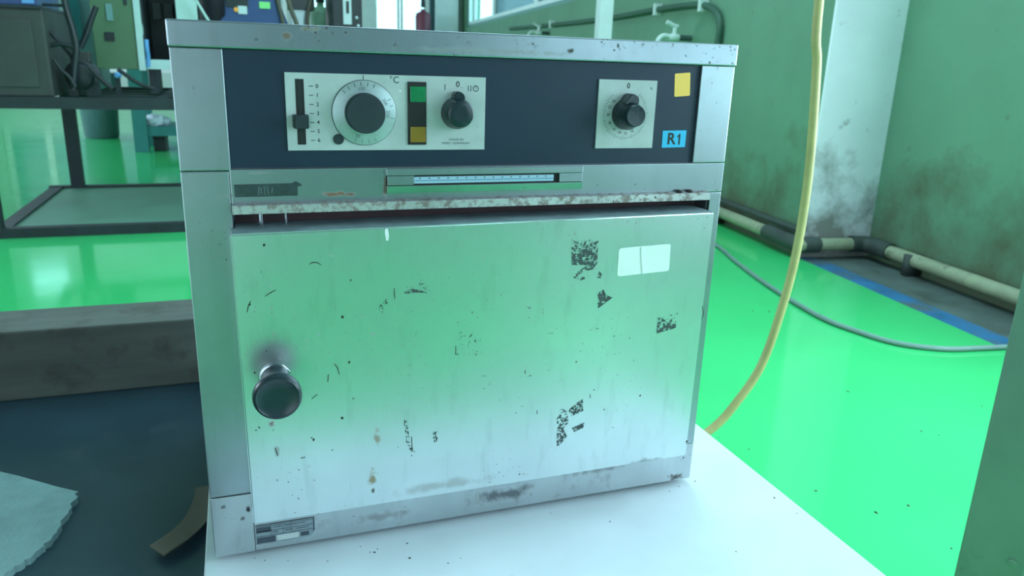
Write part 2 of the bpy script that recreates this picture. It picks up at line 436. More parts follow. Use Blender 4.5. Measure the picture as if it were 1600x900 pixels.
def window(n, u0, u1, v0, v1, z0, z1, sash, label, dimmed=()):
    """one window in a wall; sash = list of mullion positions along its length"""
    along = (v1-v0) > (u1-u0)
    fr = bmesh.new(); a0, a1 = (v0, v1) if along else (u0, u1); t = .05
    def bx(bm_, p0, p1, q0, q1, s=0):
        if along: bm_box(bm_, u0+s, u1-s, p0, p1, q0, q1)
        else: bm_box(bm_, p0, p1, v0+s, v1-s, q0, q1)
    bx(fr, a0, a1, z0, z0+t); bx(fr, a0, a1, z1-t, z1); bx(fr, a0, a0+t, z0+t, z1-t); bx(fr, a1-t, a1, z0+t, z1-t)
    w = obj('window_%d' % n, fr, M_frame_g if along else M_frame_w, frame=ROOM); struct(w, label, 'window')
    cuts = [a0+t] + list(sash) + [a1-t]
    for i in range(len(cuts)-1):
        s = bmesh.new(); c0, c1 = cuts[i]+.005, cuts[i+1]-.005
        k = .10 if along else .06
        bx(s, c0, c1, z0+t, z0+t+.06, .01); bx(s, c0, c1, z1-t-.06, z1-t, .01); bx(s, c0, c0+k, z0+t+.06, z1-t-.06, .01); bx(s, c1-k, c1, z0+t+.06, z1-t-.06, .01)
        so = sub(obj('sash', s, M_frame_w), w)
        p = bmesh.new(); bx(p, c0+k, c1-k, z0+t+.06, z1-t-.06, (u1-u0 if along else v1-v0)/2-.004)
        sub(obj('pane', p, M_dimpane if i in dimmed else M_glass), so)
    return w
window(1, .03, .11, WV0, WV1, WZ0, WZ1, [7.244, 10.432, 12.6], 'window band with white sliding sashes in green side wall', dimmed=(0, 1))
for i, b_ in enumerate(bays):
    window(2+i, b_[0], b_[1], VF+.08, VF+.15, FZ0, FZ1, [(b_[0]+b_[1])/2], ['far wall window behind the dark furnace', 'far wall window behind the olive cabinet', 'far wall window behind the blue machine', 'far wall window beside the dark instrument tower', 'far wall window between the white columns'][i], dimmed=(0, 1) if i < 3 else ())
window(7, bays[0][0], -8.45, VF+.08, VF+.15, 2.95, 3.75, [], 'upper far window mirrored in the green floor')
window(8, UR+.1, UR+.17, NV0, NV1, NZ0, NZ1, [-3.3, -2.35], 'large near window in the recessed wall')
window(9, UR+.1, UR+.17, -7.25, -4.95, NZ0, NZ1, [-6.1], 'added rear window in the recessed wall behind the camera')  # added opening, bright in the lid's reflection
for (a, b_) in ((-2.149, -1.858), (-0.619, -0.138)):
    c = room_box('column', M_wwhite if False else M_post_w, a, b_, VF-.30, VF, FL, H1)
    struct(c, 'white square column at far wall ' + ('left of the bright window' if a < -1.5 else 'in the corner by the green wall'), 'column')

struct(room_box('trim_2', M_teal0, -0.729, -0.626, VF-.12, VF, FL, H1), 'dark teal post beside the far bright window', 'post')
# pipes at the foot of the wall
pt = bpy.data.objects.new('drain_pipe', None); COL.objects.link(pt); pt.matrix_basis = ROOM @ Matrix.Translation((0, 0, FL)); tag(pt, 'pale plastic drain pipe with dark couplings along the wall foot', 'pipe')
def in_room(o): o.matrix_parent_inverse = pt.matrix_basis.inverted(); o.matrix_basis = ROOM; return o
PR = .036; PZ = FL+.085
def rp(name, bm, m): return in_room(obj(name, bm, m, pt, smooth=True))
rp('pipe', bm_tube(bmesh.new(), [(-.055, 7.5, PZ), (-.055, VC+.05, PZ)], PR, 14, False), M_pipe)
rp('pipe', bm_tube(bmesh.new(), [(-.055, VC-.06, PZ), (UR-.10, VC-.06, PZ)], PR, 14, False), M_pipe)
rp('pipe', bm_tube(bmesh.new(), [(UR-.05, VC-.12, PZ), (UR-.05, -1.05, PZ)], PR, 14, False), M_pipe)
rp('pipe', bm_tube(bmesh.new(), [(UR-.05, -1.08, PZ), (UR-.05, -4, PZ)], PR*.98, 14, False), M_pipe)
rp('elbow', bm_tube(bmesh.new(), [(-.055, VC+.30, PZ), (-.055, VC+.04, PZ), (-.045, VC-.04, PZ), (.03, VC-.06, PZ), (.06, VC-.06, PZ)], PR*1.25, 14), M_pipe_d)
rp('elbow', bm_tube(bmesh.new(), [(UR-.16, VC-.06, PZ), (UR-.09, VC-.065, PZ), (UR-.05, VC-.12, PZ), (UR-.05, VC-.26, PZ)], PR*1.3, 14), M_pipe_d)
rp('coupling', bm_tube(bmesh.new(), [(UR-.05, -.98, PZ), (UR-.05, -1.14, PZ)], PR*1.18, 14, False), M_pipe)
rp('upper_pipe', bm_tube(bmesh.new(), [(-.025, 7.5, PZ+.07), (-.025, VC+.0, PZ+.07)], .018, 10, False), M_pipe_d)
for v in (-.2, -1.8, -3.4):
    b_ = bmesh.new(); bm_box(b_, UR-.095, UR-.001, v-.02, v+.02, FL, PZ+.03); rp('pipe_bracket', b_, M_pipe_d)
for v in (1.2, 3.2, 5.2):
    b_ = bmesh.new(); bm_box(b_, -.10, -.001, v-.02, v+.02, FL, PZ+.03); rp('pipe_bracket', b_, M_pipe_d)

# conduit hose and taps on the green wall
cpts = [(-.03, v, z) for v, z in [(14.1429, 1.2040), (8.5840, 1.0836), (5.6259, 1.0340), (3.7926, 1.0208), (2.5483, 1.0315), (1.8433, 1.0177), (1.5776, 0.9516), (1.5001, 0.8648), (1.5027, 0.7562), (1.5070, 0.6121)]]
cpts = [p for p in cpts if p[1] < 13.5]
bm = bm_tube(bmesh.new(), cpts + [(-.03, cpts[-1][1], -.2)], .024, 10)
co = tag(obj('wall_conduit', bm, M_conduit, smooth=True, frame=ROOM), 'dark green conduit hose clipped along green wall above the taps', 'conduit')
for v, z in [(1.7907, 1.0145), (2.6413, 1.0319), (6.0411, 1.0502)]:
    sub(obj('clip', bm_box(bmesh.new(), -.062, 0, v-.02, v+.02, z-.045, z+.045), M_tap), co)
def tap(v, z, s, label):
    t = bpy.data.objects.new('water_tap', None); COL.objects.link(t); t.matrix_basis = ROOM @ Matrix.Translation((0, v, z)); tag(t, label, 'tap', 'taps on the green wall')
    def p(name, bm, m):
        o = obj(name, bm, m, t, smooth=True); o.matrix_parent_inverse = Matrix.Identity(4); return o
    p('pipe_stub', bm_tube(bmesh.new(), [(0, 0, 0), (-.10*s, 0, 0)], .022*s, 12, False), M_tap_d)
    p('body', bm_lathe(bmesh.new(), (-.10*s, 0, 0), (-1, 0, 0), [(.024*s, 0), (.032*s, .02*s), (.032*s, .06*s), (.02*s, .08*s)], 16), M_tap)
    p('spout', bm_tube(bmesh.new(), [(-.16*s, 0, 0), (-.22*s, 0, .01*s), (-.26*s, 0, -.02*s), (-.27*s, 0, -.08*s)], .02*s, 12), M_tap)
    p('stem', bm_tube(bmesh.new(), [(-.135*s, 0, .02*s), (-.135*s, 0, .075*s)], .018*s, 10, False), M_tap)
    p('handle', bm_tube(bmesh.new(), [(-.115*s, 0, .078*s), (-.15*s, 0, .085*s), (-.18*s, .0, .098*s), (-.205*s, 0, .108*s)], .017*s, 10), M_tap)
tap(2.0081, 0.7929, 1.0, 'white tap with dark stub on green wall below the conduit bend')
tap(6.2750, 0.9516, 1.0, 'small white tap far along green wall below the windows')

# ------------------------------------------------------------------ work table
TZ = -.028
tb = thing('work_table', (-.1, .2, FL), 'dark steel work table carrying the white slab and the beam', 'table')
box('tabletop', M_dtop, tb, -1.15, .757, -.36, .74, TZ-.03, TZ, .003)
for x in (-1.1, .70):
    for y in (-.32, .70): box('leg', M_iron, tb, x-.025, x+.025, y-.025, y+.025, FL, TZ-.03)
for y in (-.32, .70): box('apron', M_iron, tb, -1.075, .675, y-.015, y+.015, TZ-.09, TZ-.03)
tag(obj('stone_slab', bm_box(bmesh.new(), -.0125, .7615, -.362, .70, TZ, -.008, .0015), M_slab), 'bright white stone slab under the steel oven', 'slab')
# loose dirt on the slab
def crumbs(name, pts, z, m, label, smin, smax):
    bm = bmesh.new()
    for (x, y) in pts:
        s = rnd.uniform(smin, smax); n = 6; a0 = rnd.random()*6
        ring = [bm.verts.new((x+s*rnd.uniform(.5, 1.1)*math.cos(a0+i*6.283/n), y+s*rnd.uniform(.5, 1.1)*math.sin(a0+i*6.283/n), z+.0001)) for i in range(n)]
        tp = bm.verts.new((x, y, z+s*.5))
        for i in range(n): bm.faces.new((ring[i], ring[(i+1) % n], tp))
    return tag(obj(name, bm, m), label, 'crumbs', kind='stuff')
cp = [(0.1672, -0.0164), (0.1258, -0.0341), (0.1766, -0.0312), (0.1818, -0.0328), (0.1866, -0.0276), (0.0810, -0.0193), (0.0550, -0.0114), (0.2205, -0.0563), (0.2235, -0.0264), (0.2797, -0.0741), (0.6052, -0.0134), (0.6562, 0.0006), (0.6258, -0.0052), (0.2624, -0.0792), (0.7939, 0.0614), (0.7411, -0.0707), (0.7461, -0.1121), (0.6132, -0.1613), (0.7696, 0.1087), (0.4209, -0.0159), (0.4896, -0.0565), (0.0436, -0.0029)]
crumbs('crumbs', cp, -.008, M_scratch, 'dark crumbs of dirt scattered on white slab', .0010, .0022)
fp = [(1.9354, 0.6981), (1.9661, 0.6639), (1.5654, 0.3906), (1.4628, 0.3888), (1.5193, 0.2230), (1.9313, 0.9970), (2.1603, 1.8294), (2.2290, 1.8032), (2.2797, 0.7824), (1.3882, 0.5130)]
crumbs('crumbs', fp, FL, M_scratch, 'small dark grit specks on green floor', .004, .008)

# timber beam at the back of the dark top
bp = [(-0.3696, 0.6175), (-0.0493, 0.5970)]
yb = (bp[0][1]+bp[1][1])/2
tag(obj('timber_beam', bm_box(bmesh.new(), -1.10, .10, yb, yb+.13, TZ, TZ+.128, .004), M_beam), 'weathered grey-brown timber beam at back of dark worktop', 'beam')

# ragged pale sheet on the dark top
edge = [(-0.3004, 0.3269), (-0.2716, 0.3057), (-0.2475, 0.2861), (-0.2145, 0.2589), (-0.1837, 0.2361)]
rag = [(-0.1837, 0.2361), (-0.1869, 0.1993), (-0.1892, 0.1691), (-0.1939, 0.1384), (-0.2017, 0.1131), (-0.2127, 0.0928), (-0.2262, 0.0755), (-0.2370, 0.0607)]
out = list(edge[:-1])
for i in range(len(rag)-1):
    a, b_ = Vector(rag[i]), Vector(rag[i+1])
    for j in range(5):
        p = a.lerp(b_, j/5); out.append((p.x+(rnd.uniform(-.0035, .0035) if (i or j) else 0), p.y+(rnd.uniform(-.003, .003) if (i or j) else 0)))
out += [(-.30, .0), (-.42, .06), (-.46, .30)]
bm = bm_prism(bmesh.new(), out, TZ, TZ+.009, 'z')
tag(obj('foam_sheet', bm, M_sheet), 'pale blue-green sheet with ragged crumbly edge on dark worktop', 'sheet')

# curved brown strip
cl = [(-0.0170, 0.2134), (-0.0181, 0.1657), (-0.0267, 0.1147), (-0.0443, 0.0823), (-0.0700, 0.0614)]
P = smooth_path([(p[0], p[1], 0) for p in cl], 6)
bm = bmesh.new(); L = []
for i, p in enumerate(P):
    t = (P[min(i+1, len(P)-1)]-P[max(i-1, 0)]).normalized(); nrm = Vector((-t.y, t.x, 0)); w = .0155
    zz = TZ+.001+.012*math.sin(math.pi*i/(len(P)-1)*.8)
    L.append([bm.verts.new(p+nrm*w*s+Vector((0, 0, zz+h))) for s, h in ((-1, 0), (1, 0), (1, .002), (-1, .002))])
for a, b_ in zip(L, L[1:]):
    for k in range(4): bm.faces.new((a[k], a[(k+1) % 4], b_[(k+1) % 4], b_[k]))
bm.faces.new(L[0]); bm.faces.new(L[-1][::-1]); bmesh.ops.recalc_face_normals(bm, faces=bm.faces)
tag(obj('curled_strip', bm, M_strip), 'curved brown strip lying beside the oven corner on dark worktop', 'strip')

# ------------------------------------------------------------------ the oven
ov = thing('laboratory_oven', (.323, .2, -.008), 'square stainless steel laboratory oven with black control panel on white slab', 'oven')
D = .42
sb = bmesh.new()
bm_box(sb, .0015, .6445, .034, D, .0005, .575); bm_box(sb, .0015, .047, .006, .034, .0005, .575); bm_box(sb, .6285, .6445, .006, .034, .0005, .575)
bm_box(sb, .047, .6285, .006, .034, .0005, .0555); bm_box(sb, .047, .6285, .006, .034, .4105, .575)
obj('shell', sb, M_body_dark, ov)
box('lid', M_lid, ov, -.001, .647, -.0015, D+.004, .5757, .6012, .0016)
box('stile', M_steel, ov, .0, .0485, -.0, .006, .4552, .5752, .0010)
box('stile', M_steel, ov, .5985, .646, -.0, .006, .4570, .5752, .0010)
box('stile', M_steel, ov, .0, .0464, .0, .006, .0790, .4544, .0010)
box('stile', M_steel, ov, .6292, .646, .0, .006, .0560, .4185, .0010)
box('corner_piece', M_low, ov, .0, .0452, -.0008, .006, .0, .0782, .0010)
box('bottom_rail', M_low, ov, .0456, .646, .0, .006, .0, .0556, .0010)
box('fascia', M_steel, ov, .0469, .646, .0, .006, .4192, .4562, .0008)
box('door_gasket', M_gasket, ov, .049, .627, .030, .034, .058, .4100)
for x in (.03, .615):
    for y in (.03, .39): obj('foot', bm_lathe(bmesh.new(), (x, y, -.008), (0, 0, 1), [(.014, 0), (.016, .003), (.016, .0085)], 20), M_rubber, ov, smooth=True)
dr = obj('drip_rail', bm_prism(bmesh.new(), [(0, .4105), (0, .4212), (-.010, .4200), (-.0108, .4192), (-.0108, .4110), (-.0095, .4105)], .0468, .6225, 'x'), M_rail, ov)
for x in (0.5846-.004, 0.5995-.004):
    obj('screw', bm_lathe(bmesh.new(), (x, -.004, .4208), (0, 0, 1), [(.0045, 0), (.0045, .0012), (.002, .0028)], 12), M_scratch, dr, smooth=True)
for x in (.075, .101):
    obj('hinge_peg', bm_lathe(bmesh.new(), (x, .012, .3946), (0, 0, 1), [(.0030 if x < .09 else .0016, 0), (.0024 if x < .09 else .0012, .0160)], 12), M_chrome, ov, smooth=True)

# control panel
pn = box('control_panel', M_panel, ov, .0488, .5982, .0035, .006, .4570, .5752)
def printed(parent, name, b_, m): return obj(name, b_, m, parent)
def bar(parent, name, x0, x1, z0, z1, y, m, th=.00025, bev=0):
    return obj(name, bm_box(bmesh.new(), x0, x1, y-th, y, z0, z1, bev), m, parent)
YP = .0015                                      # face of the aluminium plates
pl = box('control_plate', M_plate, ov, .1063, .3224, YP, .0036, .4750, .5545, .0004)
# slider
bar(pl, 'slider_slot', .1166, .1252, .4812, .5482, YP, M_slot)
bar(pl, 'slider_groove', .1200, .1218, .4830, .5465, YP-.00026, M_ink, .0001)
sk = bmesh.new()
bm_prism(sk, [(.1120, YP-.0001), (.1290, YP-.0001), (.1278, -.0095), (.1136, -.0095)], .4985, .5125, 'z', .0008)
obj('slider_knob', sk, M_black, pl)
for i in range(7):
    zz = .5412 - i*.00925
    bar(pl, 'scale_mark', .1300, .1345, zz-.00035, zz+.00035, YP, M_ink, .0001)
    text('numeral', str(i), .0056, .1385, zz, YP-.0001, M_ink, pl, bold=.00006)
# thermostat dial
ring = obj('dial_ring', bm_lathe(bmesh.new(), (.1868, YP, .5145), (0, -1, 0), [(.0338, 0), (.0338, .0014), (.0330, .0019)], 64), M_dial, pl, smooth=True)
obj('dial_shadow_disc', bm_lathe(bmesh.new(), (.1868, YP, .5145), (0, -1, 0), [(.0344, 0), (.0344, .0002)], 64), M_slot, pl)  # thin black disc stands in for the shade around the dial ring
obj('dial_knob', bm_lathe(bmesh.new(), (.1868, YP-.0019, .5145), (0, -1, 0), [(.0212, 0), (.0208, .010), (.0198, .0115), (.012, .0118)], 48), M_black, pl, smooth=True)
for a in (-44, -32, -19, -6, 8, 21, 62, 75, 100, 158, 172, 186, 200):
    t = math.radians(a); c = Vector((.1868+.0302*math.sin(t), 0, .5145+.0302*math.cos(t)))
    b_ = bm_box(bmesh.new(), -.00028, .00028, -.0001, 0, -.0020, .0020)
    b_.transform(Matrix.Translation((c.x, YP-.0019, c.z)) @ Matrix.Rotation(t, 4, 'Y')); obj('dial_mark', b_, M_ink2 if abs(a) > 50 else M_ink, pl)
for s_, a in (('150', -6), ('200', 62), ('220', 92), ('50', 197)):
    t = math.radians(a); text('dial_numeral', s_, .0050, .1868+.0250*math.sin(t), .5145+.0250*math.cos(t), YP-.00195, M_ink2, pl, rot=t)
bar(pl, 'index_mark', .1862, .1870, .5492, .5536, YP, M_ink, .0001)
text('lettering', '\u00b0C', .0098, .2196, .5492, YP-.0001, M_ink, pl)
obj('pilot_button', bm_lathe(bmesh.new(), (.1588, YP, .4868), (0, -1, 0), [(.0056, 0), (.0056, .0012), (.0050, .0018)], 24), M_black, pl, smooth=True)
obj('plate_screw', bm_lathe(bmesh.new(), (.2258, YP, .5380), (0, -1, 0), [(.0011, 0), (.0011, .0004)], 10), M_paint_drip, pl)
# indicator lamps
box('lamp_housing', M_slot, pl, .2338, .2545, YP-.0016, YP, .4808, .5480, .0004).matrix_parent_inverse = Matrix.Identity(4)
bar(pl, 'green_lamp', .2362, .2536, .5268, .5432, YP-.0016, M_green_l, .0012, .0005)
bar(pl, 'amber_lamp', .2362, .2536, .4836, .5005, YP-.0016, M_amber_l, .0012, .0005)
# rotary switch
def pointer_knob(parent, cx, cz, r0, r1, d, tip, wid, skew):
    b_ = bmesh.new()
    bm_lathe(b_, (cx, YP, cz), (0, -1, 0), [(r0, 0), (r0*.985, d*.35), (r1*1.10, d*.80), (r1*1.02, d*.97), (r1*.95, d), (r1*.5, d*.985)], 40)
    # pointer: a wing that rises from the skirt, notched on its right side
    a0 = math.radians(128 if skew > .004 else 112); a1 = math.radians(58 if skew > .004 else 66)
    pg = [(cx+r0*.98*math.cos(a0), cz+r0*.98*math.sin(a0)), (cx-wid*.9, cz+tip*.93), (cx-wid*.45, cz+tip), (cx+wid*.3, cz+tip), (cx+wid*.8+skew, cz+tip*.86), (cx+wid+skew, cz+tip*.72), (cx+r0*.9*math.cos(a1), cz+r0*.9*math.sin(a1)), (cx, cz)]
    bm_prism(b_, pg[::-1], YP-d*.62, YP, 'y', .0009)
    return obj('pointer_knob', b_, M_knob, parent, smooth=True)
pointer_knob(pl, .2884, .5155, .0174, .0140, .021, .0236, .0050, .0020)
bar(pl, 'roman_numeral', .2751, .2759, .5400, .5462, YP, M_ink, .0001)
text('lettering', '0', .0090, .2902, .5462, YP-.0001, M_ink, pl, bold=.00008)
text('lettering', '.', .0080, .2950, .5450, YP-.0001, M_ink, pl)
for x in (.3022, .3052): bar(pl, 'roman_numeral', x-.0004, x+.0004, .5392, .5454, YP, M_ink, .0001)
b_ = bmesh.new(); n = 24
o_ = [[b_.verts.new((.3108+rr*math.cos(i*6.2832/n), YP-.00015, .5423+rr*math.sin(i*6.2832/n))) for i in range(n)] for rr in (.0026, .0034)]
for i in range(n): b_.faces.new((o_[0][i], o_[0][(i+1) % n], o_[1][(i+1) % n], o_[1][i]))
bm_box(b_, .31055, .31105, YP-.0002, YP-.0001, .5423, .5452)
obj('timer_symbol', b_, M_ink, pl)
text('lettering', 'MADE IN', .0034, .2890, .4862, YP-.0001, M_ink2, pl, sx=1.25)
text('lettering', 'WEST GERMANY', .0034, .2885, .4822, YP-.0001, M_ink2, pl, sx=1.3)
# timer plate
p2 = box('control_plate', M_plate, ov, .4620, .5395, YP, .0036, .4756, .5560, .0004)
tc = (.4990, .5160)
pointer_knob(p2, *tc, .0180, .0122, .028, .0246, .0040, .0045)
for i in range(48):
    a = 38 + i*6.0
    if a > 322: break
    t = math.radians(a); big = i % 4 == 0; ln = .0022 if big else .0013
    rr = .0285
    b_ = bm_box(bmesh.new(), -.00022, .00022, -.0001, 0, -ln, ln)
    b_.transform(Matrix.Translation((tc[0]+rr*math.sin(t), YP, tc[1]+rr*math.cos(t))) @ Matrix.Rotation(t, 4, 'Y')); obj('timer_mark', b_, M_ink, p2)
for s_, a in (('10', 152), ('12', 175), ('14', 196), ('16', 218), ('18', 243), ('20', 268), ('22', 291), ('24', 312)):
    t = math.radians(a); text('timer_numeral', s_, .0046, tc[0]+.0226*math.sin(t), tc[1]+.0226*math.cos(t), YP-.0001, M_ink, p2)
text('lettering', '0', .0088, .5008, .5490, YP-.0001, M_ink, p2, bold=.0001)
text('lettering', 'h', .0050, .5318, .5468, YP-.0001, M_ink, p2)
# stickers on the black panel
def quad(name, pts, y, m, parent, th=.0003, bev=0): return obj(name, bm_prism(bmesh.new(), pts, y-th, y, 'y', bev), m, parent)
def rounded(pts, rr, k=4):
    out = []; n = len(pts)
    for i in range(n):
        p = Vector(pts[i]); a = (Vector(pts[i-1])-p).normalized(); b_ = (Vector(pts[(i+1) % n])-p).normalized()
        for j in range(k+1):
            t = j/k; q = p + a*rr*(1-t)**2 + b_*rr*t*t; out.append((q.x, q.y))
    return out
quad('yellow_sticker', rounded([(.5655, .5375), (.5873, .5392), (.5850, .5668), (.5635, .5648)], .0015), .0035, M_yellow, pn)
r1 = quad('label_sticker', [(.5540, .4757), (.5872, .4764), (.5872, .4972), (.5537, .4965)], .0035, M_cyan, pn)
text('lettering', 'R', .0195, .5663, .4862, .0031, M_ink, pn, bold=.0005)
quad('lettering', [(.5769, .4795), (.5791, .4795), (.5791, .4929), (.5774, .4929), (.5764, .4911), (.5748, .4902), (.5748, .4885), (.5769, .4895)], .0032, M_ink, pn, .0002)

# badge, thermometer
bd = quad('badge', [(.0505, .4275), (.1138, .4275), (.1140, .4372), (.1180, .4380), (.1185, .4395), (.1125, .4430), (.1080, .4408), (.0503, .4405)], 0, M_badge, ov, .001)
for i, x in enumerate([.055, .059, .0625, .067, .0705, .0735, .0765, .0800, .0835, .087, .0905, .094, .098, .1015, .105]):
    h = .0045 if i % 3 else .003; lean = rnd.uniform(-.001, .001)
    quad('badge_stroke', [(x, .4338-h), (x+.0009, .4338-h), (x+.0009+lean, .4338+h), (x+lean, .4338+h)], -.001, M_badge_l if 4 < i < 10 else M_badge, bd, .0002)
th = box('thermometer', M_steel, ov, .2088, .4452, -.0045, 0, .4478, .4552, .0005)
obj('lower_lip', bm_prism(bmesh.new(), [(0, .4276), (0, .4362), (-.0050, .4362), (-.0050, .4354), (-.0032, .4282)], .2088, .4452, 'x'), M_steel, th)
obj('housing', bm_box(bmesh.new(), .2088, .4452, -.0012, 0, .4362, .4478), M_slot, th)
obj('end_cap', bm_box(bmesh.new(), .2096, .2392, -.0042, -.0012, .4368, .4472, .0004), M_steel, th)
obj('end_cap', bm_box(bmesh.new(), .4148, .4446, -.0042, -.0012, .4368, .4472, .0004), M_steel, th)
obj('scale_tube', bm_box(bmesh.new(), .2395, .4080, -.0034, -.0012, .4380, .4458, .0010), M_tube, th)
bar(th, 'capillary', .2410, .4075, .4412, .4418, -.0034, M_capillary, .0003)
for i in range(15): bar(th, 'degree_mark', .2455+i*.0108, .2455+i*.0108+.0016, .4432, .4448, -.0034, M_ink2, .0002)

# rating plate on the bottom rail
rt = quad('rating_plate', [(.0462, .0088), (.0505, .0078), (.1095, .0085), (.1150, .0160), (.1150, .0335), (.0462, .0335)], -.0008, M_rating, ov, .0006)
def rb(x0, x1, z0, z1, m): bar(rt, 'printed_field', x0, x1, z0, z1, -.0014, m, .00012)
rb(.0475, .0640, .0240, .0310, M_rating_d); rb(.0475, .0690, .0095, .0175, M_rating_d)
for zz in (.0315, .0250, .0185): rb(.0475, .1130, zz, zz+.0008, M_rating_d)
rb(.0980, .1080, .0110, .0165, M_rating_d)
rb(.0705, .0960, .0100, .0172, M_plate)
for x in (.0640, .0780, .0870): rb(x, x+.0005, .0190, .0310, M_rating_d)
for (x0, x1, zz) in ((.066, .076, .0288), (.080, .090, .0222), (.092, .108, .0222), (.0655, .073, .0222), (.080, .104, .0288)): rb(x0, x1, zz, zz+.0010, M_rating_d)
rb(.1132, .1148, .0160, .0335, M_rating_d)

# the door
DP = [(0.0454, 0.0549), (0.6170, 0.0571), (.6188, .3983), (.0432, .3941)]
DP = [(.0454, .0549), (.6150, .0565), (.6188, .3983), (.0432, .3941)]
YD = -.030
dm = bmesh.new(); bm_prism(dm, DP, YD, -.0005, 'y'); 
bmesh.ops.bevel(dm, geom=list(dm.edges), offset=.0016, segments=3, affect='EDGES')
door = obj('door', dm, M_door, ov, smooth=True)
fb = bmesh.new(); bm_prism(fb, [(.0450, .3941), (.6170, .3983), (.6170, .3987), (.0450, .3945)], YD+.0016, -.0004, 'y'); bm_prism(fb, [(.0480, .0600), (.6170, .0600), (.6170, .3986), (.0480, .3944)], -.0004, .027, 'y'); obj('top_flange', fb, mat('dusty_flange', (128, 146, 152), .65, .2, vary=.2, scale=30), door)
kb = bmesh.new(); kc = (0.0787, 0.2330)
bm_lathe(kb, (kc[0], YD, kc[1]), (0, -1, 0), [(.0150, 0), (.0150, .006), (.0140, .010), (.0140, .030), (.0190, .038), (.0238, .0425), (.0248, .0455), (.0248, .051), (.0238, .0545), (.0215, .056), (.0205, .0552), (.008, .0550)], 56)
obj('door_knob', kb, M_knob, door, smooth=True)
esc = bmesh.new(); bm_lathe(esc, (kc[0], YD, kc[1]), (0, -1, 0), [(.0172, 0), (.0172, .0012), (.0160, .002)], 40); obj('knob_collar', esc, M_chrome, door, smooth=True)
ws = [(0.4871, 0.3583), (0.5591, 0.3605), (0.5600, 0.3256), (0.4873, 0.3225)]
quad('white_label', rounded(ws, .004)[::-1], YD-.0001, M_white_st, door, .0004)
cr = [(0.5170, 0.3584), (0.5197, 0.3583), (0.5263, 0.3243), (0.5218, 0.3245)]
quad('label_crease', [cr[0], cr[1], (cr[1][0]+.003, (cr[1][1]+cr[2][1])/2), cr[2], cr[3], (cr[0][0]+.002, (cr[0][1]+cr[3][1])/2)], YD-.0005, M_white_st, door, .0008)

def inside(p, poly):
    c = False; n = len(poly); j = n-1
    for i in range(n):
        (xi, zi), (xj, zj) = poly[i], poly[j]
        if (zi > p[1]) != (zj > p[1]) and p[0] < (xj-xi)*(p[1]-zi)/(zj-zi)+xi: c = not c
        j = i
    return c
def residue(poly, cell, thr, grad=0.0, seed=0, freq=1.0):
    xs = [p[0] for p in poly]; zs = [p[1] for p in poly]; bm = bmesh.new()
    nx = int((max(xs)-min(xs))/cell)+1; nz = int((max(zs)-min(zs))/cell)+1; vs = {}
    def V(i, j):
        if (i, j) not in vs:
            q = random.Random(i*7919+j*104729+seed)
            vs[i, j] = bm.verts.new((min(xs)+(i+q.uniform(-.3, .3))*cell, YD-.00025-seed*.00001, min(zs)+(j+q.uniform(-.3, .3))*cell))
        return vs[i, j]
    for i in range(nx):
        for j in range(nz):
            x, z = min(xs)+(i+.5)*cell, min(zs)+(j+.5)*cell
            if not inside((x, z), poly): continue
            k = mnoise.noise(Vector((x*700*freq, z*700*freq, seed*3.1)))*.55 + mnoise.noise(Vector((x*260*freq, z*260*freq, seed*1.7)))*.5
            k += grad*(.5-(z-min(zs))/(max(zs)-min(zs)))
            if k > thr: bm.faces.new((V(i, j), V(i+1, j), V(i+1, j+1), V(i, j+1)))
    bmesh.ops.delete(bm, geom=[v for v in bm.verts if not v.link_faces], context='VERTS')
    return obj('adhesive_residue', bm, M_resid, door)
def dpoly(*p): return list(p)
residue(dpoly((0.4233, 0.3723), (0.4587, 0.3699), (0.4592, 0.3388), (0.4252, 0.3408)), .0007, -.03, .45, 1)
residue(dpoly((0.4582, 0.3405), (0.4535, 0.3335), (0.4417, 0.3318), (0.4304, 0.3237), (0.4277, 0.3262), (0.4382, 0.3344), (0.4488, 0.3410)), .0007, -.12, 0, 2)
residue(dpoly((0.4286, 0.3254), (0.4365, 0.3209), (0.4458, 0.3219), (0.4421, 0.3254), (0.4372, 0.3232)), .0006, -.05, 0, 12)
residue(dpoly((0.4623, 0.3306), (0.4669, 0.3271), (0.4675, 0.3189), (0.4639, 0.3207), (0.4603, 0.3226)), .0006, -.02, 0, 3)
residue(dpoly((0.4626, 0.3028), (0.4701, 0.3072), (0.4741, 0.2995), (0.4832, 0.2956), (0.4774, 0.2918), (0.4640, 0.2828)), .0007, -.18, .1, 4)
residue(dpoly((0.5495, 0.2641), (0.5763, 0.2681), (0.5785, 0.2477), (0.5507, 0.2422)), .0007, .02, .75, 5)
residue(dpoly((0.4320, 0.1489), (0.4431, 0.1573), (0.4517, 0.1625), (0.4528, 0.1453), (0.4370, 0.1402)), .0007, -.10, 0, 6)
residue(dpoly((0.4167, 0.1384), (0.4204, 0.1513), (0.4300, 0.1536), (0.4330, 0.1317), (0.4263, 0.1236), (0.4323, 0.1118), (0.4188, 0.0973)), .0007, -.02, .35, 7)
residue(dpoly((0.4380, 0.1229), (0.4557, 0.1287), (0.4543, 0.1215), (0.4419, 0.1169)), .0006, -.25, 0, 8)
residue(dpoly((0.2822, 0.2686), (0.3150, 0.2673), (0.3149, 0.2358), (0.2818, 0.2391)), .0007, .36, 0, 9)
residue(dpoly((0.2223, 0.3211), (0.2318, 0.3242), (0.2442, 0.3204), (0.2487, 0.3178), (0.2339, 0.3196), (0.2223, 0.3189)), .0006, -.15, 0, 10)
residue(dpoly((0.2340, 0.3323), (0.2472, 0.3285), (0.2516, 0.3199), (0.2457, 0.3225)), .0006, .12, 0, 11)
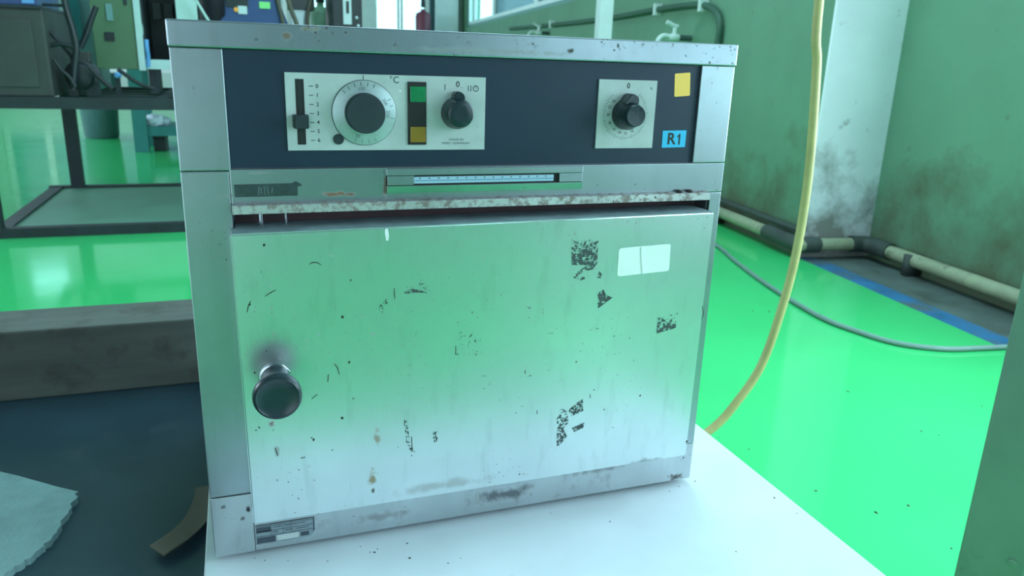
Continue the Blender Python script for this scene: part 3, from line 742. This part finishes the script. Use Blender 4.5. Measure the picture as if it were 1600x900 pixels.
residue(dpoly((0.2218, 0.1643), (0.2241, 0.1640), (0.2269, 0.1342), (0.2331, 0.1197), (0.2292, 0.1203), (0.2223, 0.1332)), .0006, .10, 0, 13)
residue(dpoly((0.2550, 0.1421), (0.2605, 0.1430), (0.2614, 0.1310), (0.2566, 0.1282)), .0006, .10, 0, 14)
residue(dpoly((0.1919, 0.3054), (0.2028, 0.3150), (0.2042, 0.3119), (0.1968, 0.2982)), .0006, .16, 0, 15)
# scratches and chips on the door
def scratch(pts, w, name='scratch', m=None):
    P = [Vector(p) for p in pts]; bm = bmesh.new(); A = []
    for i, p in enumerate(P):
        t = (P[min(i+1, len(P)-1)]-P[max(i-1, 0)]); t = t.normalized() if t.length else Vector((1, 0))
        k = w*(.35+.65*math.sin(math.pi*(i+.5)/len(P))); n_ = Vector((-t.y, t.x))*k
        A.append((bm.verts.new((p.x+n_.x, YD-.0002, p.y+n_.y)), bm.verts.new((p.x-n_.x, YD-.0002, p.y-n_.y))))
    for a, b_ in zip(A, A[1:]): bm.faces.new((a[0], b_[0], b_[1], a[1]))
    return obj(name, bm, m or M_scratch, door)
def chip(p, s):
    n = 7; bm = bmesh.new()
    bm.faces.new([bm.verts.new((p[0]+s*rnd.uniform(.4, 1.1)*math.cos(i*6.283/n), YD-.0002, p[1]+s*rnd.uniform(.4, 1.2)*math.sin(i*6.283/n))) for i in range(n)])
    obj('chip', bm, M_scratch, door)
for s_ in ([(0.1201, 0.3588), (0.1235, 0.3607), (0.1281, 0.3605), (0.1327, 0.3574)], [(0.0735, 0.3265), (0.0795, 0.3303), (0.0848, 0.3328)], [(0.2108, 0.3264), (0.2107, 0.3204), (0.2114, 0.3137)], [(0.1423, 0.2431), (0.1456, 0.2382), (0.1474, 0.2295)],
           [(0.1355, 0.2308), (0.1345, 0.2216)], [(0.1163, 0.2035), (0.1228, 0.2082)], [(0.2293, 0.1407), (0.2300, 0.1202)], [(0.2210, 0.1635), (0.2209, 0.1561)], [(0.2582, 0.1408), (0.2598, 0.1295)], [(0.6148, 0.2747), (0.6181, 0.2639), (0.6162, 0.2551)],
           [(0.0592, 0.3226), (0.0563, 0.3172), (0.0546, 0.3102)], [(0.3713, 0.2108), (0.3706, 0.2058)], [(0.3889, 0.1544), (0.3891, 0.1491)], [(0.4612, 0.1676), (0.4616, 0.1622)], [(0.0743, 0.1484), (0.0765, 0.1384)], [(0.1013, 0.1314), (0.1063, 0.1322)], [(0.2987, 0.2600), (0.3025, 0.2636)], [(0.2824, 0.2511), (0.2825, 0.2398), (0.2864, 0.2402)]):
    scratch(s_, .00060)
for p, s in (((0.1632, 0.3383), .0016), ((0.1531, 0.2972), .0023), ((0.1592, 0.2437), .0016), ((0.1584, 0.2422), .0012), ((0.1493, 0.1755), .0026), ((0.1622, 0.1979), .0012), ((0.1163, 0.1527), .002), ((0.1143, 0.1554), .0012), ((0.0588, 0.1758), .0014), ((0.0553, 0.1732), .0012), ((0.3608, 0.1545), .0010), ((0.5341, 0.1570), .0018),
             ((0.4830, 0.1433), .0014), ((0.4663, 0.1732), .0013), ((0.4980, 0.1155), .0010), ((0.0713, 0.2653), .0010), ((0.0712, 0.3533), .0010), ((0.0760, 0.3818), .0024), ((0.0577, 0.3185), .0014), ((0.0734, 0.1707), .0010), ((0.5783, 0.2670), .0012), ((0.6136, 0.0783), .0022), ((0.6112, 0.0540), .0016), ((0.0581, 0.2415), .0016), ((0.2291, 0.1152), .0012), ((0.2130, 0.1286), .0009), ((0.1365, 0.1367), .0011), ((0.0985, 0.1171), .0011), ((0.2352, 0.2712), .0008), ((0.3058, 0.2545), .0012), ((0.2736, 0.2000), .0006)):
    chip(p, s)
scratch([(0.2032, 0.3943), (0.2032, 0.3908), (0.2038, 0.3865), (0.2037, 0.3808)], .0021, 'paint_drip', M_paint_drip)

# ------------------------------------------------------------------ hose, cable, posts
hp = [(1.372, .75, 2.6), (1.372, .75, 1.4), (1.387, .75, .739), (1.406, .75, .593), (1.421, .75, .439), (1.4296, .75, .277), (1.424, .75, .107), (1.4034, .75, -.034), (1.362, .75, -.195), (1.294, .75, -.301), (1.230, .75, -.366), (1.13, .75, -.418), (1.0, .74, -.4385), (.82, .70, -.4385), (.6, .6, -.4385)]
tag(obj('rubber_hose', bm_tube(bmesh.new(), [(1.372, .75, H1)]+hp, .0115, 14), M_hose, smooth=True), 'yellowed rubber hose hanging down beside the oven', 'hose')
cb = [(2.86, 3.6, FL+.011)] + [(x, y, FL+.011) for x, y in [(2.7301, 2.9711), (2.6006, 2.5795), (2.4952, 2.2132), (2.4166, 1.8730), (2.3809, 1.6221), (2.4022, 1.4595), (2.4533, 1.3095), (2.5788, 1.2122), (2.7386, 1.1777), (2.8684, 1.1582)]]
cb += [(2.99, 1.12, FL+.011), (3.10, .98, FL+.0115), (3.13, .5, FL+.0115), (3.07, -.3, FL+.0115), (3.03, -1.0, FL+.0115)]
tag(obj('floor_cable', bm_tube(bmesh.new(), cb, .0105, 10), M_cable, smooth=True), 'thin grey cable snaking over the green floor', 'cable')
po = thing('steel_post', (1.1899, -0.0943, FL), 'grey-green painted square post beside the green floor near table', 'post')
PM = Matrix.Translation((1.1899, -0.0943, 0)) @ Matrix.Rotation(-1.0821, 4, 'Z')
pb = bm_box(bmesh.new(), -.046, .046, -.046, .046, FL, H1, .004); pb.transform(PM)
obj('post', pb, M_post, po)
rv = bm_lathe(bmesh.new(), (0, -.046, -.157), (0, -1, 0), [(.007, 0), (.007, .002), (.004, .003)], 16); rv.transform(PM @ Matrix.Translation((.026, 0, 0)))
obj('rivet', rv, M_post, po, smooth=True)
pf = bm_box(bmesh.new(), -.08, .08, -.08, .08, FL, FL+.008); pf.transform(PM); obj('base_plate', pf, M_post, po)
p2_ = thing('steel_post', (2.62, 4.4, FL), 'slim white post standing before the green wall windows', 'post')
wb = bm_box(bmesh.new(), -.05, .05, -.05, .05, FL, H1); wb.transform(Matrix.Translation((2.642, 4.527, 0)) @ Matrix.Rotation(PHI, 4, 'Z')); obj('post', wb, M_post_w, p2_)
wb = bm_box(bmesh.new(), -.09, .09, -.09, .09, FL, FL+.01); wb.transform(Matrix.Translation((2.642, 4.527, 0)) @ Matrix.Rotation(PHI, 4, 'Z')); obj('base_plate', wb, M_post_w, p2_)

# ------------------------------------------------------------------ things on and behind the far bench
BZ = .316
M_teal = mat('teal_paint', (46, 122, 122), .5, vary=.15, scale=4)
M_olive = mat('olive_paint', (78, 114, 82), .5, vary=.08, scale=4)
M_pale = mat('pale_green_paint', (178, 210, 204), .45, vary=.04)
M_dgrey = mat('dark_grey_machine', (56, 62, 60), .6, vary=.2, scale=4, dirt=((88, 76, 60), 3, .58, .6))
M_shelf = mat('dusty_shelf', (86, 132, 112), .5, vary=.12, scale=3)
M_bluem = mat('blue_machine_paint', (40, 70, 118), .45, vary=.1, scale=4)
M_blackm = mat('black_metal', (24, 36, 40), .5, vary=.15)
M_lblue = mat('light_blue', (96, 160, 214), .5, vary=.05)
M_wpaint = mat('white_enamel', (190, 208, 208), .45, vary=.06)
M_red = mat('maroon_cylinder', (122, 54, 74), .4, vary=.08)
M_bin = mat('grey_bin_plastic', (76, 106, 112), .5, vary=.08)
M_orange = mat('orange_dot', (240, 160, 60), .5, vary=0)
M_lgreen = mat('green_label', (128, 216, 128), .5, vary=0)
M_brownp = mat('brown_pipe', (84, 82, 70), .6, vary=.15)

bn = thing('steel_bench', (-.1, 4.75, FL), 'dark iron frame bench with dusty lower shelf behind the oven', 'bench')
bx0, bx1, by0, by1 = -1.27, 1.35, 4.0, 5.5
for y in (by0, by1): box('top_rail', M_iron, bn, bx0, bx1, y-.03, y+.03, BZ-.062, BZ)
for x in (bx0+.03, -.35, .55, bx1-.03): box('cross_rail', M_iron, bn, x-.03, x+.03, by0+.03, by1-.03, BZ-.05, BZ)
for x, y in ((bx0+.02, by0), (bx1-.045, by0), (-1.0839, by1), (bx1-.045, by1)): box('leg', M_iron, bn, x-.042, x+.042, y-.035, y+.035, FL, BZ-.062)
for y in (by0, by1): box('bottom_rail', M_iron, bn, bx0, bx1, y-.036, y+.03, FL+.001, FL+.055)
for x in (bx0+.06, bx1-.03): box('bottom_cross_rail', M_iron, bn, x-.05, x+.03, by0+.03, by1-.036, FL+.001, FL+.05)
for y in (4.30, 4.62, 4.92): box('support_rail', M_iron, bn, -.87, bx1-.06, y-.035, y+.035, BZ-.04, BZ-.0005)
box('lower_shelf', M_shelf, bn, bx0+.09, bx1-.08, by0+.03, by1-.036, FL+.025, FL+.040)

fx = -0.8816
fu = thing('furnace', (fx-.2, 4.35, BZ), 'dark sooty furnace housing on the iron bench', 'furnace')
box('housing', M_dgrey, fu, -1.42, fx+.01, 3.99, 4.75, BZ, 0.7654, .012)
box('top_rim', M_iron, fu, -1.42, fx+.004, 3.98, 4.76, 0.7654, 0.7813)
box('front_panel', M_dgrey, fu, -1.36, fx-.05, 3.980, 3.99, BZ+.05, 0.7113, .004)
tp = thing('instrument_case', (fx-.2, 4.3, 0.7813), 'pale blue instrument case on top of the dark furnace', 'instrument')
zc = 0.7813
box('case', M_bluem, tp, -1.40, fx-.02, 4.02, 4.6, zc, zc+.30, .006)
box('front_face', M_lblue, tp, -0.9675, fx-.03, 4.012, 4.02, zc+.01, zc+.27)

cw = thing('white_drawer_unit', (-1.0567, 5.4, BZ), 'narrow white drawer unit between furnace and olive cabinet', 'cabinet')
cx0, cx1 = -1.1459, -0.9743
box('carcass', M_wpaint, cw, cx0, cx1, 5.28, 5.52, BZ+.06, BZ+1.0)
for x in (cx0+.02, cx1-.02): box('foot', M_iron, cw, x-.015, x+.015, 5.40, 5.46, BZ, BZ+.06)
zz = BZ+.07
for k, h in enumerate((.20, .17, .13, .13, .13, .13)):
    box('drawer_front', (M_brownp if k == 0 else M_wpaint), cw, cx0+.07, cx1-.005, 5.268, 5.28, zz, zz+h-.012, .002); zz += h
box('side_strip', M_pale, cw, cx0+.005, cx0+.05, 5.266, 5.28, 0.7154, BZ+.98)

tg = thing('teal_cabinet', (-0.9068, 5.2, BZ), 'teal grey cabinet behind the olive cabinet door', 'cabinet')
box('body', M_frame_g, tg, -0.9452, -0.7872, 5.1, 5.5, BZ, BZ+1.0, .006)
box('side_door', M_teal, tg, -0.9377, -0.8703, 5.09, 5.1, BZ+.30, BZ+.98)

# olive control cabinet, door folded open towards the left
cc = thing('control_cabinet', (-0.3408, 4.6, BZ), 'open control cabinet with olive door and dark inside on bench', 'cabinet')
cz0 = 0.4660; cz1 = cz0+.95
ca, cb_ = -0.4587, -0.1339
b_ = bmesh.new()
bm_box(b_, ca, ca+.02, 4.5, 4.85, cz0, cz1); bm_box(b_, cb_-.02, cb_, 4.5, 4.85, cz0, cz1); bm_box(b_, ca+.02, cb_-.02, 4.83, 4.85, cz0, cz1)
bm_box(b_, ca+.02, cb_-.02, 4.5, 4.83, cz0, cz0+.02); bm_box(b_, ca+.02, cb_-.02, 4.5, 4.83, cz1-.02, cz1)
obj('carcass', b_, M_blackm, cc)
box('front_frame', M_pale, cc, ca, cb_, 4.485, 4.5, cz0, 0.5229)
box('front_frame', M_pale, cc, -0.2540, cb_, 4.485, 4.5, 0.5229, cz1)
box('back_plate', M_blackm, cc, ca+.03, cb_-.03, 4.81, 4.83, cz0+.05, cz1-.05)
for k in range(3): box('relay', M_dgrey, cc, ca+.05+k*.07, ca+.10+k*.07, 4.76, 4.81, cz0+.30, cz0+.40, .004)
for x in (ca+.04, cb_-.04): box('foot', M_iron, cc, x-.025, x+.025, 4.52, 4.82, BZ, cz0)
dx0, dx1 = -0.7161, -0.4539; dz0 = 0.4616
dd = box('cabinet_door', M_olive, cc, dx0, dx1-.03, 4.452, 4.485, dz0, cz1, .004)
box('door_edge', M_pale, cc, dx1-.032, dx1+.004, 4.440, 4.485, dz0-.005, cz1, .003)
def on_door(name, x0, x1, y0, y1, m):
    a = (x0, y0); o = box(name, m, None, a[0], x1, 4.443, 4.4525, y1, y0, .001); o.parent = dd; return o
on_door('nameplate', -0.6326, -0.5986, 0.8307, 0.7376, M_frame_g)
on_door('lock', -0.6537, -0.6023, 0.6727, 0.6218, M_blackm)
on_door('handle', -0.5338, -0.5166, 0.8994, 0.8281, M_iron)
for zz in (cz0+.2, cz0+.75): box('hinge', M_pale, cc, dx1-.005, ca+.012, 4.47, 4.487, zz, zz+.06)
tag(obj('blue_rag', bm_tube(bmesh.new(), [(-0.4321, 4.46, 0.6367), (-0.4328, 4.45, 0.5853), (-0.4313, 4.46, 0.5409), (-0.4377, 4.47, cz0+.012)], .012, 10), M_lblue, smooth=True), 'light blue cloth hanging in olive cabinet opening', 'cloth')

# motor, cables and hoses around the cabinet
mo = thing('electric_motor', (-0.8175, 4.3, BZ), 'dark electric motor between furnace and olive cabinet', 'motor')
mx = -0.7611
obj('stator', bm_lathe(bmesh.new(), (mx, 4.10, BZ+.11), (0, 1, 0), [(.04, 0), (.065, .01), (.075, .05), (.075, .25), (.065, .28), (.03, .30)], 28), M_blackm, mo, smooth=True)
for k in range(9): obj('cooling_fin', bm_lathe(bmesh.new(), (mx, 4.155+k*.02, BZ+.11), (0, 1, 0), [(.076, 0), (.081, .003), (.081, .007), (.076, .01)], 28), M_blackm, mo, smooth=True)
for s in (-1, 1): box('mounting_foot', M_blackm, mo, mx+s*.045-.025, mx+s*.045+.025, 4.16, 4.34, BZ-.001, BZ+.06)
box('terminal_box', M_dgrey, mo, mx-.05, mx+.05, 4.20, 4.30, BZ+.18, BZ+.24, .006)
def P4(y, *q): return [(a, y, b_) for a, b_ in q]
def hose(pts, rad, m, label, name='cable'):
    return tag(obj(name, bm_tube(bmesh.new(), pts, rad, 8), m, smooth=True), label, 'cable' if name == 'cable' else 'hose', 'cables around the bench machines')
hose(P4(4.06, (-0.7719, 0.8998), (-0.7754, 0.8195), (-0.7686, 0.7487), (-0.7540, 0.6643), (-0.7489, 0.5751), (-0.7719, 0.4568), (-0.7900, 0.3542)), .017, M_blackm, 'thick black cable curving down past the white drawer unit')
hose(P4(4.08, (-0.8876, 0.7921), (-0.8337, 0.7918), (-0.7731, 0.7917)), .008, M_iron, 'short dark rod bridging furnace top and thick cable')
hose(P4(4.10, (-0.8867, 0.6859), (-0.8565, 0.6346), (-0.8198, 0.5828), (-0.7825, 0.5304), (-0.7684, 0.4902)), .010, M_blackm, 'thin black cable sagging diagonally from furnace side')
hose(P4(4.06, (-0.8799, 0.5802), (-0.8299, 0.5920), (-0.7876, 0.5869), (-0.7520, 0.5749)), .012, M_blackm, 'dark cable leaving furnace level with the lock')
hose(P4(4.02, (-0.8561, 0.5149), (-0.8290, 0.4626), (-0.7884, 0.4168), (-0.7691, 0.3699)), .010, M_blackm, 'lowest black cable from furnace down to the bench')
hose(P4(4.06, (-0.6947, 0.4759), (-0.6616, 0.4324), (-0.6217, 0.3887), (-0.5925, 0.3616)), .013, M_blackm, 'black cable under the left part of olive door')
hose(P4(4.2, (-0.5731, 0.4666), (-0.5301, 0.4323), (-0.4739, 0.3907), (-0.3953, 0.3598)), .012, M_blackm, 'black cable under the pale edge of olive door')
hose(P4(4.2, (-0.7528, 0.5759), (-0.7205, 0.6354), (-0.6817, 0.7255), (-0.6478, 0.8014)), .016, M_blackm, 'black cable rising behind olive door from the motor')
pb_ = thing('plug_socket', (-0.5928, 4.3, BZ), 'small bright blue plug under olive door', 'plug')
obj('plug', bm_lathe(bmesh.new(), (-0.5928, 4.28, 0.4283), (0, 1, 0), [(.012, 0), (.018, .01), (.018, .07), (.01, .09)], 16), M_lblue, pb_, smooth=True)
obj('plug_stand', bm_box(bmesh.new(), -0.5928-.012, -0.5928+.012, 4.29, 4.33, BZ-.0004, 0.4138), M_iron, pb_)

# drum and blue machine
dm_ = thing('steel_drum', (-0.0338, 5.1, BZ), 'dark drum behind the blue machine and white rod', 'drum')
cxd = -0.0338
obj('barrel', bm_lathe(bmesh.new(), (cxd, 5.1, BZ), (0, 0, 1), [(.155, 0), (.16, .01), (.16, .28), (.166, .29), (.166, .31), (.16, .32), (.16, .86), (.15, .87)], 36), M_blackm, dm_, smooth=True)
obj('rim', bm_lathe(bmesh.new(), (cxd, 5.1, BZ+.865), (0, 0, 1), [(.162, 0), (.166, .008), (.162, .016)], 36), M_iron, dm_, smooth=True)
rx = [(-0.1410, 0.8903), (-0.0696, 0.7530), (-0.0054, 0.6376)]
dirv = ((rx[2][0]-rx[0][0])/(rx[2][1]-rx[0][1]))
hose([(rx[0][0], 4.36, rx[0][1]), (rx[2][0], 4.36, rx[2][1]), (rx[2][0]+dirv*(BZ-rx[2][1]), 4.36, BZ)], .008, M_pale, 'thin white rod leaning beside the control cabinet', 'rod')
bl = thing('blue_machine', (0.2072, 4.5, BZ), 'blue machine with green label and orange dot behind the oven', 'machine')
b0, b1, b2 = 0.0258, 0.3328, 0.4028
zt = 0.7445
bm = bmesh.new(); bm_prism(bm, [(b0-.05, BZ), (b2+.03, BZ), (b2, zt), (b1, zt+.19), (b1, zt+.30), (b0+.02, zt+.30), (b0, zt+.05), (b0-.05, zt)], 4.4, 4.8, 'y', .006)
obj('housing', bm, M_bluem, bl)
box('dark_window', M_blackm, bl, b0+.012, 0.1644, 4.394, 4.4, 0.8437, zt+.29, .003)
box('white_label', M_wpaint, bl, 0.1036, 0.1558, 4.393, 4.4, 0.8084, 0.8549)
obj('orange_dot', bm_lathe(bmesh.new(), (0.0925, 4.4, 0.8324), (0, -1, 0), [(.014, 0), (.014, .009)], 20), M_orange, bl)
box('green_label', M_lgreen, bl, 0.2287, 0.2931, 4.393, 4.4, 0.8466, 0.8858)
obj('pipe', bm_tube(bmesh.new(), P4(4.385, (0.3281, 0.9732), (0.3421, 0.8815), (0.3573, 0.8074), (0.3688, 0.7324)), .012, 8), M_brownp, bl, smooth=True)
# pale block, pipes and green canister
wbk = thing('white_box', (0.4979, 4.9, BZ), 'small white box between blue machine and dark tower', 'box')
box('body', M_wpaint, wbk, 0.4472, 0.5531, 4.85, 5.02, BZ, 0.8756, .006)
box('lid', M_dgrey, wbk, 0.4346, 0.6045, 4.84, 5.03, 0.8756, 0.9617, .006)
hose(P4(4.36, (0.3861, 0.9457), (0.4155, 0.8469), (0.4426, 0.7692), (0.4578, 0.6784)), .014, M_brownp, 'brown hose leaning across the small white box', 'hose')
hose(P4(4.83, (0.5960, 0.9900), (0.5668, 0.8985), (0.5505, 0.8154), (0.5494, 0.6904)), .014, M_brownp, 'brown hose standing right of the small white box', 'hose')
gc = thing('green_canister', (0.6737, 5.2, BZ), 'pale green canister left of the dark instrument tower', 'canister')
obj('body', bm_lathe(bmesh.new(), (0.6783, 5.2, BZ), (0, 0, 1), [(.075, 0), (.085, .01), (.085, 0.8711-BZ), (.06, 0.9064-BZ), (.025, 0.9240-BZ), (.025, 0.9504-BZ)], 28), mat('pale_green_plastic', (126, 168, 140), .5, vary=.25, scale=10), gc, smooth=True)
obj('cap', bm_lathe(bmesh.new(), (0.6783, 5.2, 0.9504), (0, 0, 1), [(.032, 0), (.032, .04)], 20), M_blackm, gc, smooth=True)
tw = thing('instrument_tower', (0.7889, 4.7, BZ), 'dark instrument tower with white slotted panel by the windows', 'instrument')
box('body', M_blackm, tw, 0.6927, 0.8905, 4.6, 5.0, BZ, BZ+1.1, .008)
wp = box('white_panel', M_wpaint, tw, 0.7637, 0.8184, 4.592, 4.6, 0.7853, BZ+1.08)
box('slot', M_blackm, tw, 0.7835, 0.8024, 4.589, 4.593, 0.8539, 0.9300)
for q in ((0.8514, 0.8287), (0.8607, 0.7785)): obj('white_knob', bm_lathe(bmesh.new(), (q[0], 4.6, q[1]), (0, -1, 0), [(.010, 0), (.010, .01), (.005, .014)], 14), M_wpaint, tw, smooth=True)

# bin and teal workbench further back
bi = (-1.5038, 9.6253)
bt = thing('waste_bin', (bi[0], bi[1], FL), 'grey plastic bin standing on green floor beyond the bench', 'bin')
bxr = .205
obj('tub', bm_lathe(bmesh.new(), (bi[0], bi[1], FL), (0, 0, 1), [(bxr*.86, 0), (bxr*.93, .02), (bxr*1.10, .72), (bxr*1.16, .73), (bxr*1.16, .76), (bxr*1.08, .76), (bxr*.85, .06)], 36), M_bin, bt, smooth=True)
for s in (-1, 1): box('handle', M_bin, bt, bi[0]+s*bxr*1.16-.02, bi[0]+s*bxr*1.16+.02, bi[1]-.05, bi[1]+.05, FL+.66, FL+.70, .006)
tk = (-0.9135, 8.0597)
wk = thing('teal_workbench', (tk[0]+.6, tk[1]+.3, FL), 'teal painted workbench with low shelf far beyond the iron bench', 'workbench')
yk = tk[1]
lx0, lx1 = -0.9780, -0.8426
for x in (lx0, lx0+1.5):
    for y in (yk, yk+.6): box('leg', M_teal, wk, x, x+(lx1-lx0), y, y+.09, FL, .42)
box('tabletop', M_teal, wk, lx0-.05, lx0+1.75, yk-.05, yk+.75, .42, .47)
sz = -0.1835
box('shelf', M_teal, wk, lx1, lx0+1.5, yk+.02, yk+.66, sz-.10, sz)
tb2 = thing('tool_box', (lx1+.17, yk+.3, FL), 'dark box under the shelf of the teal workbench', 'box')
box('body', M_blackm, tb2, -0.8054, -0.6864, yk+.1, yk+.5, FL, sz-.13, .01)
box('lid', M_iron, tb2, -0.8117, -0.6801, yk+.09, yk+.51, sz-.13, sz-.102, .004)
bm = bmesh.new(); bmesh.ops.create_icosphere(bm, subdivisions=4, radius=1)
c0 = (-0.7886, -0.1381)
for v in bm.verts:
    n_ = mnoise.noise(v.co*2.3)*.45 + mnoise.noise(v.co*5.1)*.25
    v.co = Vector((v.co.x*.13*(1+n_), v.co.y*.10*(1+n_), max(-.55, v.co.z)*.07*(1+n_)+.0385))
bm.transform(Matrix.Translation((c0[0]+.02, yk+.16, sz+.001)))
tag(obj('crumpled_cloth', bm, mat('white_cloth', (214, 226, 240), .8, vary=.05), smooth=True), 'crumpled white cloth on the teal workbench shelf', 'cloth')
# maroon cylinder by the far window
ex = (3.8288, 15.6098)
eo = thing('fire_extinguisher', (ex[0], ex[1], FL), 'maroon cylinder standing by the far bright window', 'extinguisher')
hz = 1.72
M_stand = M_iron
obj('cylinder', bm_lathe(bmesh.new(), (ex[0], ex[1], FL), (0, 0, 1), [(.15, 0), (.16, .03), (.16, hz+.18), (.14, hz+.24), (.05, hz+.28), (.05, hz+.32)], 24), M_red, eo, smooth=True)
obj('valve', bm_lathe(bmesh.new(), (ex[0], ex[1], FL+hz+.35), (0, 0, 1), [(.045, 0), (.05, .05), (.03, .3)], 16), M_blackm, eo, smooth=True)
# an added post, out of view, placed to darken the oven door's reflection
po2 = thing('steel_post', (1.34, -1.18, FL), 'added grey-green square post out of view nearer than the camera', 'post')
PM2 = Matrix.Translation((1.34, -1.18, 0)) @ Matrix.Rotation(math.radians(-36), 4, 'Z')
pb = bm_box(bmesh.new(), -.06, .06, -.06, .06, FL, H1, .004); pb.transform(PM2); obj('post', pb, M_post, po2)
pf = bm_box(bmesh.new(), -.08, .08, -.08, .08, FL, FL+.008); pf.transform(PM2); obj('base_plate', pf, M_post, po2)
